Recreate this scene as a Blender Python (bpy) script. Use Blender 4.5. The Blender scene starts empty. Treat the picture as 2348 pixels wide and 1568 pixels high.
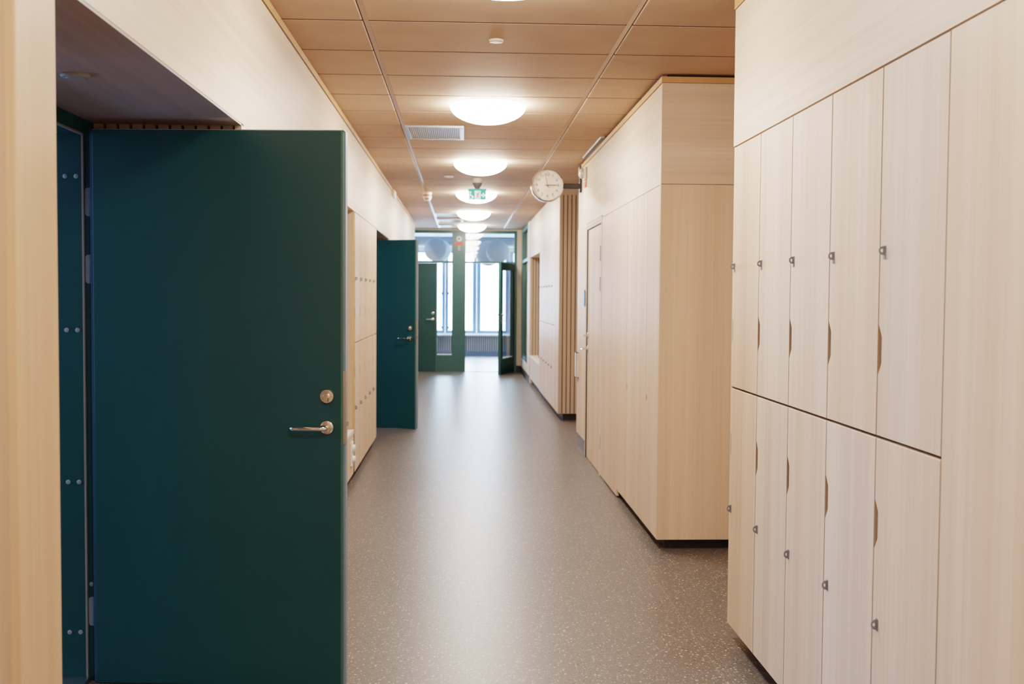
import bpy, bmesh, math, random
from mathutils import Matrix, Vector
random.seed(7)
S = bpy.context.scene
COL = S.collection
PI = math.pi

# ------------------------------------------------------------------ materials
def srgb(r, g, b):
    f = lambda c: (c / 255 / 12.92) if c / 255 <= .04045 else ((c / 255 + .055) / 1.055) ** 2.4
    return (f(r), f(g), f(b), 1)

def new_mat(name):
    m = bpy.data.materials.new(name)
    m.use_nodes = True
    nt = m.node_tree
    return m, nt, nt.nodes['Principled BSDF']

def plain(name, col, rough=.5, metal=0., spec=.5, noise=.06, nscale=14, coat=0.):
    m, nt, b = new_mat(name)
    tc = nt.nodes.new('ShaderNodeTexCoord')
    n = nt.nodes.new('ShaderNodeTexNoise'); n.inputs['Scale'].default_value = nscale; n.inputs['Detail'].default_value = 3
    nt.links.new(tc.outputs['Object'], n.inputs['Vector'])
    mx = nt.nodes.new('ShaderNodeMix'); mx.data_type = 'RGBA'
    mx.inputs['A'].default_value = tuple(c * (1 - noise) for c in col[:3]) + (1,)
    mx.inputs['B'].default_value = tuple(min(1, c * (1 + noise)) for c in col[:3]) + (1,)
    nt.links.new(n.outputs['Fac'], mx.inputs['Factor'])
    nt.links.new(mx.outputs['Result'], b.inputs['Base Color'])
    b.inputs['Roughness'].default_value = rough
    b.inputs['Metallic'].default_value = metal
    b.inputs['Specular IOR Level'].default_value = spec
    b.inputs['Coat Weight'].default_value = coat
    return m

def wood(name, c1, c2, axis='Z', rough=.46, streak=1.0, spec=.27, seed=0.):
    """pale laminate with straight grain along one axis"""
    m, nt, b = new_mat(name)
    L = nt.links.new
    tc = nt.nodes.new('ShaderNodeTexCoord')
    oi = nt.nodes.new('ShaderNodeObjectInfo')
    mul = nt.nodes.new('ShaderNodeMath'); mul.operation = 'MULTIPLY_ADD'; mul.inputs[1].default_value = 37; mul.inputs[2].default_value = seed
    L(oi.outputs['Random'], mul.inputs[0])
    add = nt.nodes.new('ShaderNodeVectorMath'); add.operation = 'ADD'
    L(tc.outputs['Object'], add.inputs[0]); L(mul.outputs[0], add.inputs[1])
    def layer(cross, along, detail, rg):
        mp = nt.nodes.new('ShaderNodeMapping')
        mp.inputs['Scale'].default_value = tuple(along if a == axis else cross for a in 'XYZ')
        L(add.outputs[0], mp.inputs['Vector'])
        n = nt.nodes.new('ShaderNodeTexNoise'); n.inputs['Scale'].default_value = 1
        n.inputs['Detail'].default_value = detail; n.inputs['Roughness'].default_value = rg
        L(mp.outputs[0], n.inputs['Vector'])
        return n.outputs['Fac']
    fine = layer(150, 1.3, 2, .6)
    mid = layer(34, .45, 4, .6)
    broad = layer(6, .1, 2, .5)
    def math_(op, a, c):
        k = nt.nodes.new('ShaderNodeMath'); k.operation = op
        L(a, k.inputs[0])
        if isinstance(c, (int, float)): k.inputs[1].default_value = c
        else: L(c, k.inputs[1])
        return k.outputs[0]
    s = math_('ADD', math_('ADD', math_('MULTIPLY', fine, .22 * streak), math_('MULTIPLY', mid, .38 * streak)), math_('MULTIPLY', broad, .5))
    mr = nt.nodes.new('ShaderNodeMapRange')
    mr.inputs['From Min'].default_value = .5 * (.6 * streak + .5) - .2
    mr.inputs['From Max'].default_value = .5 * (.6 * streak + .5) + .2
    L(s, mr.inputs['Value'])
    rp = nt.nodes.new('ShaderNodeMix'); rp.data_type = 'RGBA'
    rp.inputs['A'].default_value = c1; rp.inputs['B'].default_value = c2
    L(mr.outputs['Result'], rp.inputs['Factor'])
    # each board takes a slightly warmer or cooler tone
    hs = nt.nodes.new('ShaderNodeHueSaturation')
    sv = nt.nodes.new('ShaderNodeMapRange'); sv.inputs['To Min'].default_value = .88; sv.inputs['To Max'].default_value = 1.12
    L(oi.outputs['Random'], sv.inputs['Value']); L(sv.outputs['Result'], hs.inputs['Saturation'])
    L(rp.outputs['Result'], hs.inputs['Color'])
    L(hs.outputs['Color'], b.inputs['Base Color'])
    b.inputs['Roughness'].default_value = rough
    b.inputs['Specular IOR Level'].default_value = spec
    return m

ASH1, ASH2 = srgb(203, 176, 153), srgb(231, 210, 190)
M = {}
M['ash_v'] = wood('ash laminate, upright grain', ASH1, ASH2, 'Z')
M['ash_post'] = wood('deeper ash laminate', srgb(186, 156, 130), srgb(212, 186, 160), 'Z', seed=11)
M['ash_h'] = wood('ash laminate, lengthwise grain', ASH1, ASH2, 'Y', seed=3)
M['ash_x'] = wood('ash laminate, crosswise grain', ASH1, ASH2, 'X', seed=5)
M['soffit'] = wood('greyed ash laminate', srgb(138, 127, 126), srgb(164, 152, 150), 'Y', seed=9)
M['edge_shade'] = wood('brown edge band', srgb(148, 124, 104), srgb(168, 144, 122), 'Z')
M['ash_edge'] = wood('ash edge band', srgb(196, 160, 118), srgb(214, 180, 138), 'Z')
M['trim'] = plain('tan trim', srgb(196, 155, 108), .5)
M['slat'] = wood('oak slats', srgb(174, 150, 130), srgb(200, 177, 157), 'Z', rough=.5)
M['dark'] = plain('black backing', srgb(34, 28, 25), .8)
M['joint'] = plain('shadowed joint', srgb(70, 46, 30), .9)
M['plinth'] = plain('dark plinth', srgb(48, 44, 44), .6)
M['base_grey'] = plain('grey vinyl skirting', srgb(112, 116, 128), .5)
M['white'] = plain('white paint', srgb(226, 222, 214), .6)
M['white_seat'] = plain('white laminate', srgb(236, 228, 220), .35)
M['white_plastic'] = plain('white plastic', srgb(232, 230, 226), .35)
M['beige'] = plain('beige plaster', srgb(206, 192, 172), .7)
M['green'] = plain('green painted laminate', srgb(12, 65, 68), .42, spec=.45, noise=.10, nscale=3)
M['green_edge'] = plain('light green edge', srgb(62, 100, 84), .4)
M['green_frame'] = plain('green painted frame', srgb(34, 86, 86), .35, spec=.6)
M['edge_blue'] = plain('dark blue edge', srgb(34, 66, 92), .4)
M['edge_grey'] = plain('grey edge strip', srgb(122, 140, 162), .4)
M['gasket'] = plain('grey rubber seal', srgb(120, 118, 116), .6)
M['steel'] = plain('brushed steel', srgb(176, 178, 182), .35, metal=1., noise=.03)
M['chrome'] = plain('polished chrome', srgb(222, 222, 224), .09, metal=1., noise=.01)
M['hasp'] = plain('dull grey steel', srgb(124, 124, 130), .45, metal=.25)
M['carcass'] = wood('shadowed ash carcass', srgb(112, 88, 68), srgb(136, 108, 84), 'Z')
M['cap_grey'] = plain('matt grey disc', srgb(132, 136, 142), .5)
M['iron'] = plain('dark grey metal', srgb(52, 54, 60), .45, metal=.3)
M['grey_cap'] = plain('grey plastic cap', srgb(120, 134, 150), .5)
M['tbar'] = plain('tan painted rail', srgb(178, 147, 123), .33, spec=.7)
M['lens'] = plain('milky clear lens', srgb(214, 212, 210), .12, spec=.8)
M['red'] = plain('red paint', srgb(214, 92, 76), .5)
M['black'] = plain('black ink', srgb(40, 36, 40), .5)
M['sec'] = plain('orange red ink', srgb(206, 96, 60), .5)
M['face'] = plain('clock face white', srgb(246, 240, 236), .5)
M['blue_sign'] = plain('blue plate', srgb(120, 170, 226), .4)
M['exit_green'] = plain('emerald sign', srgb(46, 168, 158), .5)
M['paper'] = plain('white rice paper', srgb(182, 184, 188), .8)
M['far_white'] = plain('white far wall', srgb(205, 208, 212), .7)
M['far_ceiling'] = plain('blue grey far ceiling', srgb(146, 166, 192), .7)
M['frame_grey'] = plain('grey blue window frame', srgb(112, 142, 182), .5)
M['rad_slat'] = wood('grey brown slats', srgb(176, 158, 150), srgb(200, 184, 176), 'Z')

# ceiling tile: tan board with a fine grain of pores
def tile_mat():
    m, nt, b = new_mat('tan acoustic tile'); L = nt.links.new
    tc = nt.nodes.new('ShaderNodeTexCoord')
    n = nt.nodes.new('ShaderNodeTexNoise'); n.inputs['Scale'].default_value = 5; n.inputs['Detail'].default_value = 2
    n2 = nt.nodes.new('ShaderNodeTexNoise'); n2.inputs['Scale'].default_value = 420; n2.inputs['Detail'].default_value = 1
    L(tc.outputs['Object'], n.inputs['Vector']); L(tc.outputs['Object'], n2.inputs['Vector'])
    a = nt.nodes.new('ShaderNodeMath'); a.operation = 'ADD'; L(n.outputs['Fac'], a.inputs[0]); L(n2.outputs['Fac'], a.inputs[1])
    mr = nt.nodes.new('ShaderNodeMapRange'); mr.inputs['From Min'].default_value = .7; mr.inputs['From Max'].default_value = 1.3
    L(a.outputs[0], mr.inputs['Value'])
    mx = nt.nodes.new('ShaderNodeMix'); mx.data_type = 'RGBA'
    mx.inputs['A'].default_value = srgb(187, 158, 136); mx.inputs['B'].default_value = srgb(199, 171, 148)
    L(mr.outputs['Result'], mx.inputs['Factor']); L(mx.outputs['Result'], b.inputs['Base Color'])
    b.inputs['Roughness'].default_value = .7
    b.inputs['Specular IOR Level'].default_value = .25
    return m
M['tile'] = tile_mat()

def floor_mat():
    m, nt, b = new_mat('speckled grey vinyl'); L = nt.links.new
    tc = nt.nodes.new('ShaderNodeTexCoord')
    nz = nt.nodes.new('ShaderNodeTexNoise'); nz.inputs['Scale'].default_value = 60; nz.inputs['Detail'].default_value = 2
    L(tc.outputs['Object'], nz.inputs['Vector'])
    sc = nt.nodes.new('ShaderNodeVectorMath'); sc.operation = 'SCALE'; sc.inputs['Scale'].default_value = .012
    L(nz.outputs['Color'], sc.inputs[0])
    ad = nt.nodes.new('ShaderNodeVectorMath'); ad.operation = 'ADD'
    L(tc.outputs['Object'], ad.inputs[0]); L(sc.outputs[0], ad.inputs[1])
    def specks(scale, size, keep):
        v = nt.nodes.new('ShaderNodeTexVoronoi'); v.inputs['Scale'].default_value = scale
        L(ad.outputs[0], v.inputs['Vector'])
        lt = nt.nodes.new('ShaderNodeMath'); lt.operation = 'LESS_THAN'; lt.inputs[1].default_value = size
        L(v.outputs['Distance'], lt.inputs[0])
        sep = nt.nodes.new('ShaderNodeSeparateColor'); L(v.outputs['Color'], sep.inputs[0])
        gt = nt.nodes.new('ShaderNodeMath'); gt.operation = 'GREATER_THAN'; gt.inputs[1].default_value = 1 - keep
        L(sep.outputs[0], gt.inputs[0])
        mu = nt.nodes.new('ShaderNodeMath'); mu.operation = 'MULTIPLY'
        L(lt.outputs[0], mu.inputs[0]); L(gt.outputs[0], mu.inputs[1])
        return mu.outputs[0], sep.outputs[1]
    big = nt.nodes.new('ShaderNodeTexNoise'); big.inputs['Scale'].default_value = 2.2; big.inputs['Detail'].default_value = 4
    L(tc.outputs['Object'], big.inputs['Vector'])
    base = nt.nodes.new('ShaderNodeMix'); base.data_type = 'RGBA'
    base.inputs['A'].default_value = srgb(94, 89, 86); base.inputs['B'].default_value = srgb(106, 100, 97)
    L(big.outputs['Fac'], base.inputs['Factor'])
    out = base.outputs['Result']
    for scale, size, keep, ca, cb in ((95, .30, .40, srgb(150, 138, 126), srgb(176, 158, 136)), (62, .26, .34, srgb(196, 186, 176), srgb(196, 160, 122)),
                                      (80, .3, .3, srgb(64, 60, 58), srgb(70, 62, 56))):
        fac, rnd = specks(scale, size, keep)
        c = nt.nodes.new('ShaderNodeMix'); c.data_type = 'RGBA'; c.inputs['A'].default_value = ca; c.inputs['B'].default_value = cb
        L(rnd, c.inputs['Factor'])
        mx = nt.nodes.new('ShaderNodeMix'); mx.data_type = 'RGBA'
        L(fac, mx.inputs['Factor']); L(out, mx.inputs['A']); L(c.outputs['Result'], mx.inputs['B'])
        out = mx.outputs['Result']
    # welded seam lines running down the corridor
    sx = nt.nodes.new('ShaderNodeSeparateXYZ'); L(tc.outputs['Object'], sx.inputs[0])
    d = nt.nodes.new('ShaderNodeMath'); d.operation = 'SUBTRACT'; d.inputs[1].default_value = .985; L(sx.outputs['X'], d.inputs[0])
    ab = nt.nodes.new('ShaderNodeMath'); ab.operation = 'ABSOLUTE'; L(d.outputs[0], ab.inputs[0])
    lt = nt.nodes.new('ShaderNodeMath'); lt.operation = 'LESS_THAN'; lt.inputs[1].default_value = .0022; L(ab.outputs[0], lt.inputs[0])
    h = nt.nodes.new('ShaderNodeMath'); h.operation = 'MULTIPLY'; h.inputs[1].default_value = .35; L(lt.outputs[0], h.inputs[0])
    mx = nt.nodes.new('ShaderNodeMix'); mx.data_type = 'RGBA'; mx.inputs['B'].default_value = srgb(150, 142, 134)
    L(h.outputs[0], mx.inputs['Factor']); L(out, mx.inputs['A'])
    L(mx.outputs['Result'], b.inputs['Base Color'])
    b.inputs['Roughness'].default_value = .36
    b.inputs['Specular IOR Level'].default_value = .5
    bn = nt.nodes.new('ShaderNodeTexNoise'); bn.inputs['Scale'].default_value = 160; L(tc.outputs['Object'], bn.inputs['Vector'])
    bp = nt.nodes.new('ShaderNodeBump'); bp.inputs['Strength'].default_value = .04; bp.inputs['Distance'].default_value = .004
    L(bn.outputs['Fac'], bp.inputs['Height']); L(bp.outputs[0], b.inputs['Normal'])
    return m
M['floor'] = floor_mat()

def glass_mat(name, tint=(1, 1, 1, 1), refl=1.0):
    m, nt, b = new_mat(name); L = nt.links.new
    nt.nodes.remove(b)
    out = nt.nodes['Material Output']
    t = nt.nodes.new('ShaderNodeBsdfTransparent'); t.inputs[0].default_value = tint
    g = nt.nodes.new('ShaderNodeBsdfGlossy'); g.inputs['Roughness'].default_value = .02
    ge = nt.nodes.new('ShaderNodeNewGeometry')
    dt = nt.nodes.new('ShaderNodeVectorMath'); dt.operation = 'DOT_PRODUCT'
    L(ge.outputs['Normal'], dt.inputs[0]); L(ge.outputs['Incoming'], dt.inputs[1])
    def op(o, a, b):
        k = nt.nodes.new('ShaderNodeMath'); k.operation = o
        for i, v in enumerate((a, b)):
            if isinstance(v, (int, float)): k.inputs[i].default_value = v
            elif v is not None: L(v, k.inputs[i])
        return k.outputs[0]
    c = op('ABSOLUTE', dt.outputs['Value'], None)
    f5 = op('POWER', op('SUBTRACT', 1.0, c), 5.0)
    mu = nt.nodes.new('ShaderNodeMath'); mu.operation = 'MULTIPLY'; mu.inputs[1].default_value = refl; mu.use_clamp = True
    L(op('ADD', op('MULTIPLY', f5, .96), .04), mu.inputs[0])
    mx = nt.nodes.new('ShaderNodeMixShader')
    L(mu.outputs[0], mx.inputs[0]); L(t.outputs[0], mx.inputs[1]); L(g.outputs[0], mx.inputs[2])
    L(mx.outputs[0], out.inputs['Surface'])
    return m
M['glass'] = glass_mat('clear glass', (.93, .97, .97, 1), 1.6)
M['glass_blue'] = glass_mat('window glass', (.95, .98, 1, 1))

def glow_mat(name, col, strength):
    m, nt, b = new_mat(name)
    b.inputs['Base Color'].default_value = (.9, .9, .88, 1)
    b.inputs['Emission Color'].default_value = col
    b.inputs['Emission Strength'].default_value = strength
    return m
DOME = 34.0
M['dome'] = glow_mat('lit opal dome', (1, .905, .775, 1), DOME)
M['exit_lit'] = glow_mat('emerald sign face', (.05, .5, .46, 1), .22)
M['exit_lit'].node_tree.nodes['Principled BSDF'].inputs['Base Color'].default_value = srgb(30, 165, 155)
M['exit_white'] = glow_mat('lit sign symbol', (.9, 1, 1, 1), .5)

# ------------------------------------------------------------------ mesh helpers
def BM(): return bmesh.new()

def box(bm, x0, x1, y0, y1, z0, z1, bev=0.):
    r = bmesh.ops.create_cube(bm, size=1)
    vs = r['verts']
    bmesh.ops.scale(bm, vec=(x1 - x0, y1 - y0, z1 - z0), verts=vs)
    bmesh.ops.translate(bm, vec=((x0 + x1) / 2, (y0 + y1) / 2, (z0 + z1) / 2), verts=vs)
    if bev:
        es = list({e for v in vs for e in v.link_edges})
        bmesh.ops.bevel(bm, geom=es, offset=bev, segments=2, affect='EDGES', profile=.6)
    return bm

def prism(bm, pts, axis, a0, a1):
    """2-D outline extruded along an axis; X -> pts are (y, z); Y -> (x, z); Z -> (x, y)"""
    mk = {'X': lambda p, a: (a, p[0], p[1]), 'Y': lambda p, a: (p[0], a, p[1]), 'Z': lambda p, a: (p[0], p[1], a)}[axis]
    lo = [bm.verts.new(mk(p, a0)) for p in pts]
    hi = [bm.verts.new(mk(p, a1)) for p in pts]
    n = len(pts)
    fs = [bm.faces.new(lo), bm.faces.new(hi)]
    for i in range(n):
        fs.append(bm.faces.new((lo[i], lo[(i + 1) % n], hi[(i + 1) % n], hi[i])))
    bmesh.ops.recalc_face_normals(bm, faces=fs)
    return bm

def lathe(bm, prof, seg=48, mat=None):
    """profile of (r, z) turned about the z axis; mat places it"""
    rings = []
    new = []
    for r, z in prof:
        if r < 1e-6:
            v = bm.verts.new((0, 0, z)); rings.append([v]); new.append(v)
        else:
            ring = [bm.verts.new((r * math.cos(2 * PI * i / seg), r * math.sin(2 * PI * i / seg), z)) for i in range(seg)]
            rings.append(ring); new += ring
    fs = []
    for a, b in zip(rings, rings[1:]):
        for i in range(seg):
            j = (i + 1) % seg
            if len(a) == 1 and len(b) == 1: continue
            if len(a) == 1: fs.append(bm.faces.new((a[0], b[i], b[j])))
            elif len(b) == 1: fs.append(bm.faces.new((a[i], a[j], b[0])))
            else: fs.append(bm.faces.new((a[i], a[j], b[j], b[i])))
    bmesh.ops.recalc_face_normals(bm, faces=fs)
    if mat is not None:
        bmesh.ops.transform(bm, matrix=mat, verts=new)
    return bm

def tube(bm, path, r, seg=12, cap=True):
    path = [Vector(p) for p in path]
    rings = []
    for i, p in enumerate(path):
        d = (path[min(i + 1, len(path) - 1)] - path[max(i - 1, 0)]).normalized()
        up = Vector((0, 0, 1)) if abs(d.z) < .9 else Vector((1, 0, 0))
        u = d.cross(up).normalized(); v = d.cross(u).normalized()
        rings.append([bm.verts.new(p + r * (math.cos(2 * PI * k / seg) * u + math.sin(2 * PI * k / seg) * v)) for k in range(seg)])
    fs = []
    for a, b in zip(rings, rings[1:]):
        for k in range(seg):
            fs.append(bm.faces.new((a[k], a[(k + 1) % seg], b[(k + 1) % seg], b[k])))
    if cap:
        fs.append(bm.faces.new(rings[0])); fs.append(bm.faces.new(list(reversed(rings[-1]))))
    bmesh.ops.recalc_face_normals(bm, faces=fs)
    return bm

FACE_Y = Matrix.Rotation(PI / 2, 4, 'X')        # lathe axis z -> -y (towards the camera)
def at(x, y, z): return Matrix.Translation((x, y, z))

def obj(name, bm, m, parent=None, smooth=False, loc=None):
    me = bpy.data.meshes.new(name)
    bm.to_mesh(me); bm.free()
    if smooth:
        for p in me.polygons: p.use_smooth = True
        me.set_sharp_from_angle(angle=math.radians(35))
    o = bpy.data.objects.new(name, me)
    COL.objects.link(o)
    me.materials.append(m)
    if parent is not None: o.parent = parent
    if loc: o.location = loc
    return o

def tag(o, label, cat, group=None, kind=None):
    o['label'] = label; o['category'] = cat
    if group: o['group'] = group
    if kind: o['kind'] = kind
    return o

def thing(name, label, cat, loc=(0, 0, 0), rz=0., group=None, kind=None):
    o = bpy.data.objects.new(name, None); COL.objects.link(o)
    o.empty_display_size = .1
    o.location = loc; o.rotation_euler = (0, 0, rz)
    return tag(o, label, cat, group, kind)

def struct(name, bm, m, label, cat, parent=None):
    o = obj(name, bm, m, parent)
    return tag(o, label, cat, None, 'structure')

def copy_tree(o, parent=None):
    c = o.copy(); COL.objects.link(c)
    if parent is not None: c.parent = parent
    for ch in list(o.children): copy_tree(ch, c)
    return c

# ------------------------------------------------------------------ dimensions
ZC = 2.636                 # ceiling
XL, XR = -.825, 1.11       # wall faces
XM = 1.10                  # face of the middle block and the far right run
ZH = 2.03                  # top of doors, lockers and niches
YE = 20.3                  # end screen

# ------------------------------------------------------------------ floor and ceiling
bm = BM(); box(bm, -4.6, 4.2, -2.7, 26.6, -.12, 0)
struct('floor', bm, M['floor'], 'grey speckled vinyl floor running down the corridor', 'floor')

bm = BM()
GL, GR, PITCH, Y0 = -.442, .752, .6035, 4.965
ys = [Y0 + PITCH * k for k in range(-13, 26)]
ys = [y for y in ys if y < 20.3] + [20.3]
cols = ((-.95, GL - .017), (GL + .0115, GR - .0115), (GR + .017, 1.75))
for ya, yb in zip(ys, ys[1:]):
    for xa, xb in cols:
        box(bm, xa, xb, ya + .007, yb - .007, ZC, ZC + .02)
tiles = list(bm.edges)
bmesh.ops.bevel(bm, geom=[e for e in tiles if all(v.co.z < ZC + .001 for v in e.verts)], offset=.0045, segments=1, affect='EDGES')
struct('ceiling', bm, M['tile'], 'tan acoustic tile ceiling of the corridor', 'ceiling')
bm = BM()
box(bm, -4.6, 4.2, -2.7, 20.42, ZC + .021, ZC + .1)
struct('ceiling_slab', bm, M['dark'], 'dark slab in the joints between the ceiling tiles', 'ceiling')
bm = BM()
for y in ys:
    for xa, xb in cols: box(bm, xa, xb, y - .0072, y + .0072, ZC + .0015, ZC + .019)
for gx, sx in ((GL, -1), (GR, 1)):
    box(bm, gx + sx * .014 - .003, gx + sx * .014 + .003, ys[0], 20.3, ZC + .006, ZC + .019)
struct('ceiling_joints', bm, M['joint'], 'dark crosswise joints between the tan ceiling tiles', 'ceiling')
for k, gx in enumerate((GL, GR)):
    bm = BM(); box(bm, gx - .012, gx + .012, ys[0], 20.3, ZC + .004, ZC + .02)
    struct('trim_%d' % (k + 1), bm, M['tbar'], ('tan ceiling rail over the door side, grey vent beside it', 'tan ceiling rail passing behind the wall clock')[k], 'rail')

# ------------------------------------------------------------------ left wall
bm = BM()
box(bm, -1.5, XL, -2.7, 18.63, ZH + .005, ZC - .04)
struct('wall_left_upper', bm, M['ash_h'], 'pale wood band of the wall above the green doors', 'wall')
bm = BM(); box(bm, -1.5, XL + .006, -2.7, 18.63, ZC - .036, ZC - .001)
struct('trim_3', bm, M['trim'], 'tan trim along the top of the wall with green doors', 'trim')
# lower wall pieces: near pillar, between niche and alcove, far plain run
bm = BM()
box(bm, -1.5, XL, 2.05, 2.252, 0, ZH + .005, .004)
struct('trim_4', bm, M['ash_post'], 'blurred pale wood post closest to the camera', 'post')
bm = BM()
box(bm, -1.5, XL - .02, 1.985, 2.05, 0, ZH + .005)
box(bm, -1.5, XL - .006, -2.7, 1.965, 0, ZH + .005)
struct('wall_left_near', bm, M['slat'], 'darker wood panel with a groove beside the closest post', 'wall')
bm = BM()
box(bm, -1.5, XL, 4.135, 6.4, .04, ZH + .005)
struct('wall_left', bm, M['ash_v'], 'wood wall hidden behind the large open green door', 'wall')
bm = BM()
box(bm, -1.5, XL, 12.19, 18.63, .0, ZH + .005)
struct('wall_left_far', bm, M['ash_v'], 'pale wood wall beyond the second green door', 'wall')
# niche back walls with door openings (side rooms behind them)
def niche_back(y0, y1, o0, o1, nm, lab):
    bm = BM()
    box(bm, -1.5, -1.37, y0, o0, 0, ZH + .005); box(bm, -1.5, -1.37, o1, y1, 0, ZH + .005)
    struct(nm, bm, M['ash_v'], lab, 'wall')
niche_back(2.252, 4.135, 2.92, 4.03, 'wall_niche_near', 'wood back of the niche around the first green door frame')
niche_back(10.44, 12.19, 10.80, 11.95, 'wall_niche_far', 'wood back of the niche around the second green door frame')
# soffits of the niches: ash with the niche shade put into its colour, laid lengthwise
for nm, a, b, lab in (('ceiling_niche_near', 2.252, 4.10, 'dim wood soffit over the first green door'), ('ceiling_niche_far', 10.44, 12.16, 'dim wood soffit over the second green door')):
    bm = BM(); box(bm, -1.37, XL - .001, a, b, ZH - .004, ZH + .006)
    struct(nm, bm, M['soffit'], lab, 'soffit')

def slat_panel(name, x0, x1, y, z0, z1, lab, pitch=.0475, gap=.010, depth=.022, start=0.):
    """upright slats facing -y, in front of a dark backing"""
    bm = BM()
    x = x0 + start
    while x < x1 - .004:
        box(bm, x, min(x + pitch - gap, x1), y, y + depth, z0, z1)
        x += pitch
    o = struct(name, bm, M['slat'], lab, 'slat wall')
    bm = BM(); box(bm, min(x0, x1), max(x0, x1), y + depth, y + depth + .012, z0, z1)
    obj('backing', bm, M['dark'], o)
    return o
slat_panel('wall_slats_near', -1.37, -.853, 4.10, .04, ZH - .004, 'dark brown slats peeking over the top of the first green door')
bm = BM(); box(bm, -.85, XL, 4.095, 4.135, .04, ZH - .002)
struct('trim_5', bm, M['ash_v'], 'thin wood end strip of the slats behind the first green door', 'trim')
slat_panel('wall_slats_far', -1.37, -.853, 12.155, .04, ZH - .004, 'dark slats peeking over the top of the second green door')
bm = BM(); box(bm, -.85, XL, 12.15, 12.19, .04, ZH - .002)
struct('trim_6', bm, M['ash_v'], 'thin wood end strip of the slats behind the second green door', 'trim')
# alcove on the left
bm = BM()
box(bm, -1.5, -1.28, 6.4, 8.30, 0, ZH + .005)
struct('wall_alcove_left', bm, M['ash_v'], 'wood back of the bench alcove behind the first green door', 'wall')
bm = BM()
x = XL - .012
while x > -1.26:
    box(bm, x - .0395, x, 8.272, 8.30, .375, ZH + .004); x -= .0475
o = struct('wall_alcove_slats', bm, M['slat'], 'warm lit slatted side of the bench alcove beyond the first door', 'slat wall')
bm = BM(); box(bm, -1.28, XL - .002, 8.30, 8.318, .33, ZH + .004)
obj('backing', bm, M['ash_edge'], o)

# plinths under the left run
bm = BM(); box(bm, -1.2, XL - .05, 6.4, 10.42, 0, .034)
struct('baseboard_left', bm, M['plinth'], 'dark recessed plinth under the left lockers', 'plinth')
bm = BM(); box(bm, -1.2, XL - .04, 4.135, 6.4, 0, .04)
struct('baseboard_left_near', bm, M['plinth'], 'dark plinth hidden behind the first green door', 'plinth')

# bench in the left alcove
t = thing('bench', 'wall bench with white seat beside the left lockers', 'bench', (XL, 7.35, 0))
bm = BM(); box(bm, -.44, .0, -.94, .915, .345, .375, .003)
obj('seat', bm, M['white_seat'], t)
bm = BM(); box(bm, -.44, -.004, -.94, .915, .036, .344)
obj('front_panel', bm, M['ash_v'], t)
# socket on the bench front
t = thing('wall_socket', 'white double socket on the front of the left bench', 'socket', (XL - .004, 8.11, .21))
bm = BM(); box(bm, .0, .012, -.06, .06, -.088, .088, .003)
obj('plate', bm, M['white_plastic'], t)
for z in (-.042, .042):
    bm = BM()
    lathe(bm, [(.0, .034), (.018, .034), (.026, .03), (.029, .012), (.03, .011)], 24, Matrix.Translation((0, 0, z)) @ Matrix.Rotation(PI / 2, 4, 'Y'))
    obj('cover', bm, M['white_plastic'], t, True)

# ------------------------------------------------------------------ lockers
def door_outline(w, z0, z1, n0, n1, hinge_gap=.0024):
    """door as (y, z), handle notch on the edge y = w"""
    a, d, s = hinge_gap, .022, .022
    e = w - hinge_gap
    return [(a, z0), (e, z0), (e, n0), (e - d * .45, n0 + s * .6), (e - d, n0 + s * 1.4), (e - d, n1 - s * 1.4), (e - d * .45, n1 - s * .6), (e, n1), (e, z1), (a, z1)]

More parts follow.
